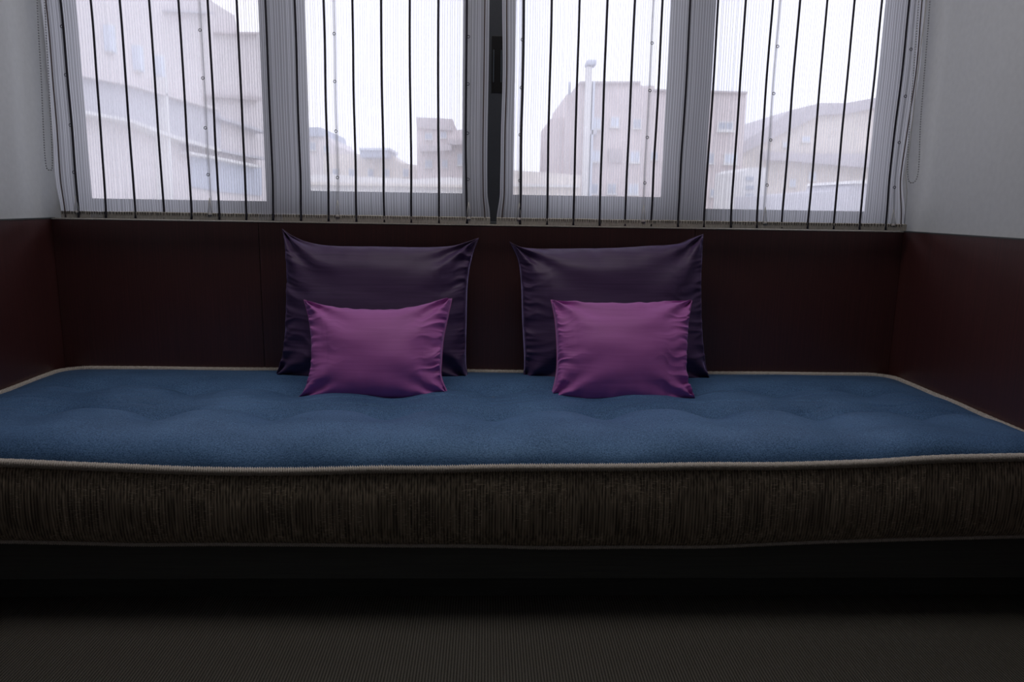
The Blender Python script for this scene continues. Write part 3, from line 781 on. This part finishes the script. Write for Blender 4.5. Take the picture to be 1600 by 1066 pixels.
onA('ledge', [(345, 183), (378, 192), (415, 205), (415, 209), (378, 196), (345, 187)], .3, 'grey_render')
onA('ledge', [(300, 222), (360, 236), (416, 246), (416, 250), (360, 240), (300, 226)], .3, 'grey_render')
onA('ledge', [(335, 148), (378, 149), (414, 152), (414, 158), (378, 155), (335, 152)], .25, 'shutter')
onA('ledge', [(345, 50.5), (412, 51.5), (412, 54), (345, 53)], .2, 'shutter')
onA('ledge', [(268, 15), (335, 19), (335, 22), (268, 18)], .2, 'grey_render')
onA('window_band', [(300, 240), (345, 249), (409, 262), (409, 306), (345, 300), (300, 292)], .05, 'bluegrey')
onA('ledge', [(298, 237), (345, 246), (410, 259), (410, 263), (345, 250), (298, 241)], .3, 'white_render')
for (x0, x1, y0, y1, sk) in ((170, 181, 36, 82, 6), (214, 225, 68, 112, 6), (248, 258, 84, 122, 5)):
    f = onA('window', [(x0, y0), (x1, y0 + sk * .5), (x1 + 3, y1 + sk * .5), (x0 + 3, y1)], .10, 'white_render')
    g = onA('pane', [(x0 + 2, y0 + 3), (x1 - 2, y0 + sk * .5 + 2), (x1 + 1, y1 + sk * .5 - 2), (x0 + 5, y1 - 3)], .14, 'win_light')
    mw = g.matrix_world.copy(); g.parent = f; g.matrix_parent_inverse = Matrix.Identity(4)
onA('downpipe', [(258, 120), (262, 121), (272, 330), (268, 330)], .3, 'white_render')

# low far roofs between the left mullion and the middle stile
rB = far_root('low_house', 510, 86, 'low pale far house with a flat bluish roof, left edge of second pane')
facade([(430, 203), (500, 203), (503, 212), (512, 214), (524, 228), (536, 232), (536, 240)], 86, 14, M['pink_render'], rB)
keep(slab('roof', [(430, 199), (501, 199), (505, 213), (430, 213)], 14.2, M['bluegrey'], None, None, Vector((0, 85.5, 0))), rB)
window(rB, 484, 494, 222, 235, 86); window(rB, 506, 515, 228, 238, 86)
rC = far_root('long_house', 570, 68, 'long low far house with a glazed roof box, low in the second pane')
facade([(505, 240), (560, 241), (612, 242), (622, 254), (652, 258)], 68, 12, M['cream'], rC)
keep(slab('roof_box', [(563, 232), (606, 232), (607, 246), (563, 246)], 6, M['bluegrey'], None, None, Vector((0, 66, 0))), rC)
keep(slab('roof_lid', [(561, 231), (609, 231), (609, 235), (561, 235)], 6.4, M['win_light'], None, None, Vector((0, 65.8, 0))), rC)
for x in (520, 545, 575, 600, 630): window(rC, x, x + 9, 264, 276, 68)
rD = far_root('stepped_block', 690, 60, 'stepped beige far block, at the right edge of the second pane')
facade([(651, 186), (688, 184), (689, 190), (707, 192), (707, 204), (735, 201), (790, 206)], 60, 12, M['beige'], rD)
keep(slab('roof_band', [(650, 183), (707, 186), (707, 204), (651, 200)], 12.5, M['shutter'], None, None, Vector((0, 59.6, 0))), rD)
keep(slab('balcony', [(655, 228), (705, 225), (705, 235), (655, 237)], 1.5, M['shutter'], None, None, Vector((0, 58.6, 0))), rD)
keep(slab('balcony', [(700, 218), (740, 219), (740, 226), (700, 226)], 1.5, M['shutter'], None, None, Vector((0, 58.6, 0))), rD)
for (x0, x1, y0, y1) in ((664, 676, 250, 262), (688, 698, 206, 216), (714, 728, 240, 258), (664, 676, 208, 218), (690, 700, 250, 262)): window(rD, x0, x1, y0, y1, 60)
rE = far_root('terrace_row', 600, 45, 'pale row of low roofs along the bottom of the second pane')
facade([(430, 276), (520, 272), (560, 276), (650, 280), (700, 277), (742, 280), (790, 280)], 45, 8, M['white_render'], rE)
keep(slab('parapet', [(430, 284), (560, 286), (780, 290), (780, 294), (560, 290), (430, 288)], .5, M['cream'], None, None, Vector((0, 44.6, 0))), rE)

# building F: beige apartment block in the third pane
YFb = 55
rF = far_root('apartment_block', 1000, YFb, 'beige apartment block with white windows filling the third pane')
facade([(906, 129), (918, 127), (1000, 129), (1002, 134), (1022, 134), (1024, 141), (1090, 143), (1167, 145)], YFb, 14, M['beige'], rF)
facade([(886, 147), (892, 146), (907, 140)], YFb + 1.5, 12, M['beige'], rF, 'side_wing')
facade([(860, 186), (864, 184), (888, 184)], YFb + 3, 10, M['beige'], rF, 'side_wing')
keep(slab('roof_edge', [(906, 127), (1001, 127), (1001, 130), (906, 131)], 14, M['shutter'], None, None, Vector((0, YFb - .3, 0))), rF)
keep(slab('roof_edge', [(1022, 139), (1168, 143), (1168, 146), (1022, 142)], 14, M['shutter'], None, None, Vector((0, YFb - .3, 0))), rF)
keep(boxes('duct', [(atY(911, 200, YFb).x, atY(919, 200, YFb).x, YFb - 1.2, YFb - .1, GZ, atY(915, 108, YFb).z)], M['white_render'], bev=.05), rF)
keep(boxes('duct', [(atY(921, 200, YFb).x, atY(925, 200, YFb).x, YFb - 1.0, YFb - .1, GZ, atY(915, 130, YFb).z)], M['win_light'], bev=.05), rF)
keep(boxes('duct_cap', [(atY(913, 104, YFb).x, atY(928, 104, YFb).x, YFb - 1.5, YFb, atY(915, 107, YFb).z, atY(915, 99, YFb).z)], M['bluegrey'], bev=.1), rF)
keep(tube('aerial', [atY(890, 148, YFb), atY(890, 131, YFb), atY(890, 128, YFb)], .09, M['bluegrey'], None, 6), rF)
for (x0, x1, y0, y1, mm) in ((925, 939, 184, 202, 'win_light'), (953, 968, 183, 199, 'win_light'), (988, 1002, 186, 201, 'win_dark'), (922, 938, 235, 253, 'win_light'),
        (983, 1000, 236, 254, 'win_light'), (1016, 1028, 237, 250, 'win_dark'), (921, 935, 287, 303, 'win_dark'), (948, 963, 287, 303, 'win_dark'), (980, 998, 287, 304, 'win_light'),
        (1120, 1146, 190, 204, 'win_dark'), (1103, 1116, 239, 256, 'win_dark'), (1130, 1152, 240, 256, 'win_light'), (1108, 1124, 295, 307, 'win_dark'), (1134, 1150, 296, 307, 'win_dark')):
    window(rF, x0, x1, y0, y1, YFb, mm)
keep(slab('shutter', [(951, 232), (971, 233), (971, 255), (951, 254)], .5, M['shutter'], None, None, Vector((0, YFb - .15, 0))), rF)
keep(slab('air_unit', [(921, 203), (933, 203), (933, 210), (921, 210)], .9, M['grey_render'], None, None, Vector((0, YFb - 1.0, 0))), rF)
rG = far_root('garden_wall', 850, 38, 'cream wall along the bottom of the third pane')
rG['category'] = 'wall'
facade([(770, 266), (800, 266), (862, 270), (908, 274)], 38, 1.0, M['cream'], rG)
keep(slab('coping', [(770, 287), (906, 289), (906, 293), (770, 291)], .4, M['white_render'], None, None, Vector((0, 37.7, 0))), rG)
# low white house between F and the hillside building
rH = far_root('white_house', 1182, 42, 'small white house low in the fourth pane, left of the broad roof')
facade([(1160, 268), (1172, 262), (1198, 262), (1200, 268)], 42, 5, M['white_render'], rH)
for y in (276, 290, 303): keep(slab('louvre', [(1166, y), (1178, y), (1178, y + 6), (1166, y + 6)], .3, M['win_dark'], None, None, Vector((0, 41.9, 0))), rH)
# building I: broad hillside building with a stepped curving roof
rI = far_root('broad_building', 1300, 74, 'broad pale building with a rising brown roof behind the fourth pane')
facade([(1160, 226), (1196, 204), (1208, 196), (1240, 182), (1282, 174), (1330, 172), (1372, 164), (1460, 158)], 74, 16, M['cream'], rI)
keep(slab('roof', [(1160, 222), (1196, 200), (1236, 172), (1282, 161), (1322, 161), (1372, 152), (1460, 144), (1460, 160), (1372, 168), (1322, 178), (1282, 180), (1240, 200), (1196, 222), (1160, 240)], 16.5, M['brown_roof'], None, None, Vector((0, 73.4, 0))), rI)
keep(slab('lower_roof', [(1196, 236), (1260, 240), (1350, 240), (1460, 236), (1460, 254), (1350, 262), (1240, 252), (1196, 250)], 1.2, M['brown_roof'], None, None, Vector((0, 72.4, 0))), rI)
for (x0, x1, y0, y1) in ((1252, 1266, 213, 222), (1222, 1232, 222, 230), (1262, 1276, 268, 282), (1232, 1244, 280, 292)): window(rI, x0, x1, y0, y1, 74, 'win_light')
rJ = far_root('shed', 1330, 34, 'pale grey shed roof low at the right end of the fourth pane')
facade([(1205, 306), (1290, 300), (1330, 296), (1338, 284), (1350, 282), (1365, 284), (1400, 284)], 34, 5, M['grey_render'], rJ)
keep(slab('roof', [(1334, 287), (1340, 282), (1360, 281), (1380, 284), (1380, 288), (1345, 287)], 5.2, M['white_render'], None, None, Vector((0, 33.8, 0))), rJ)
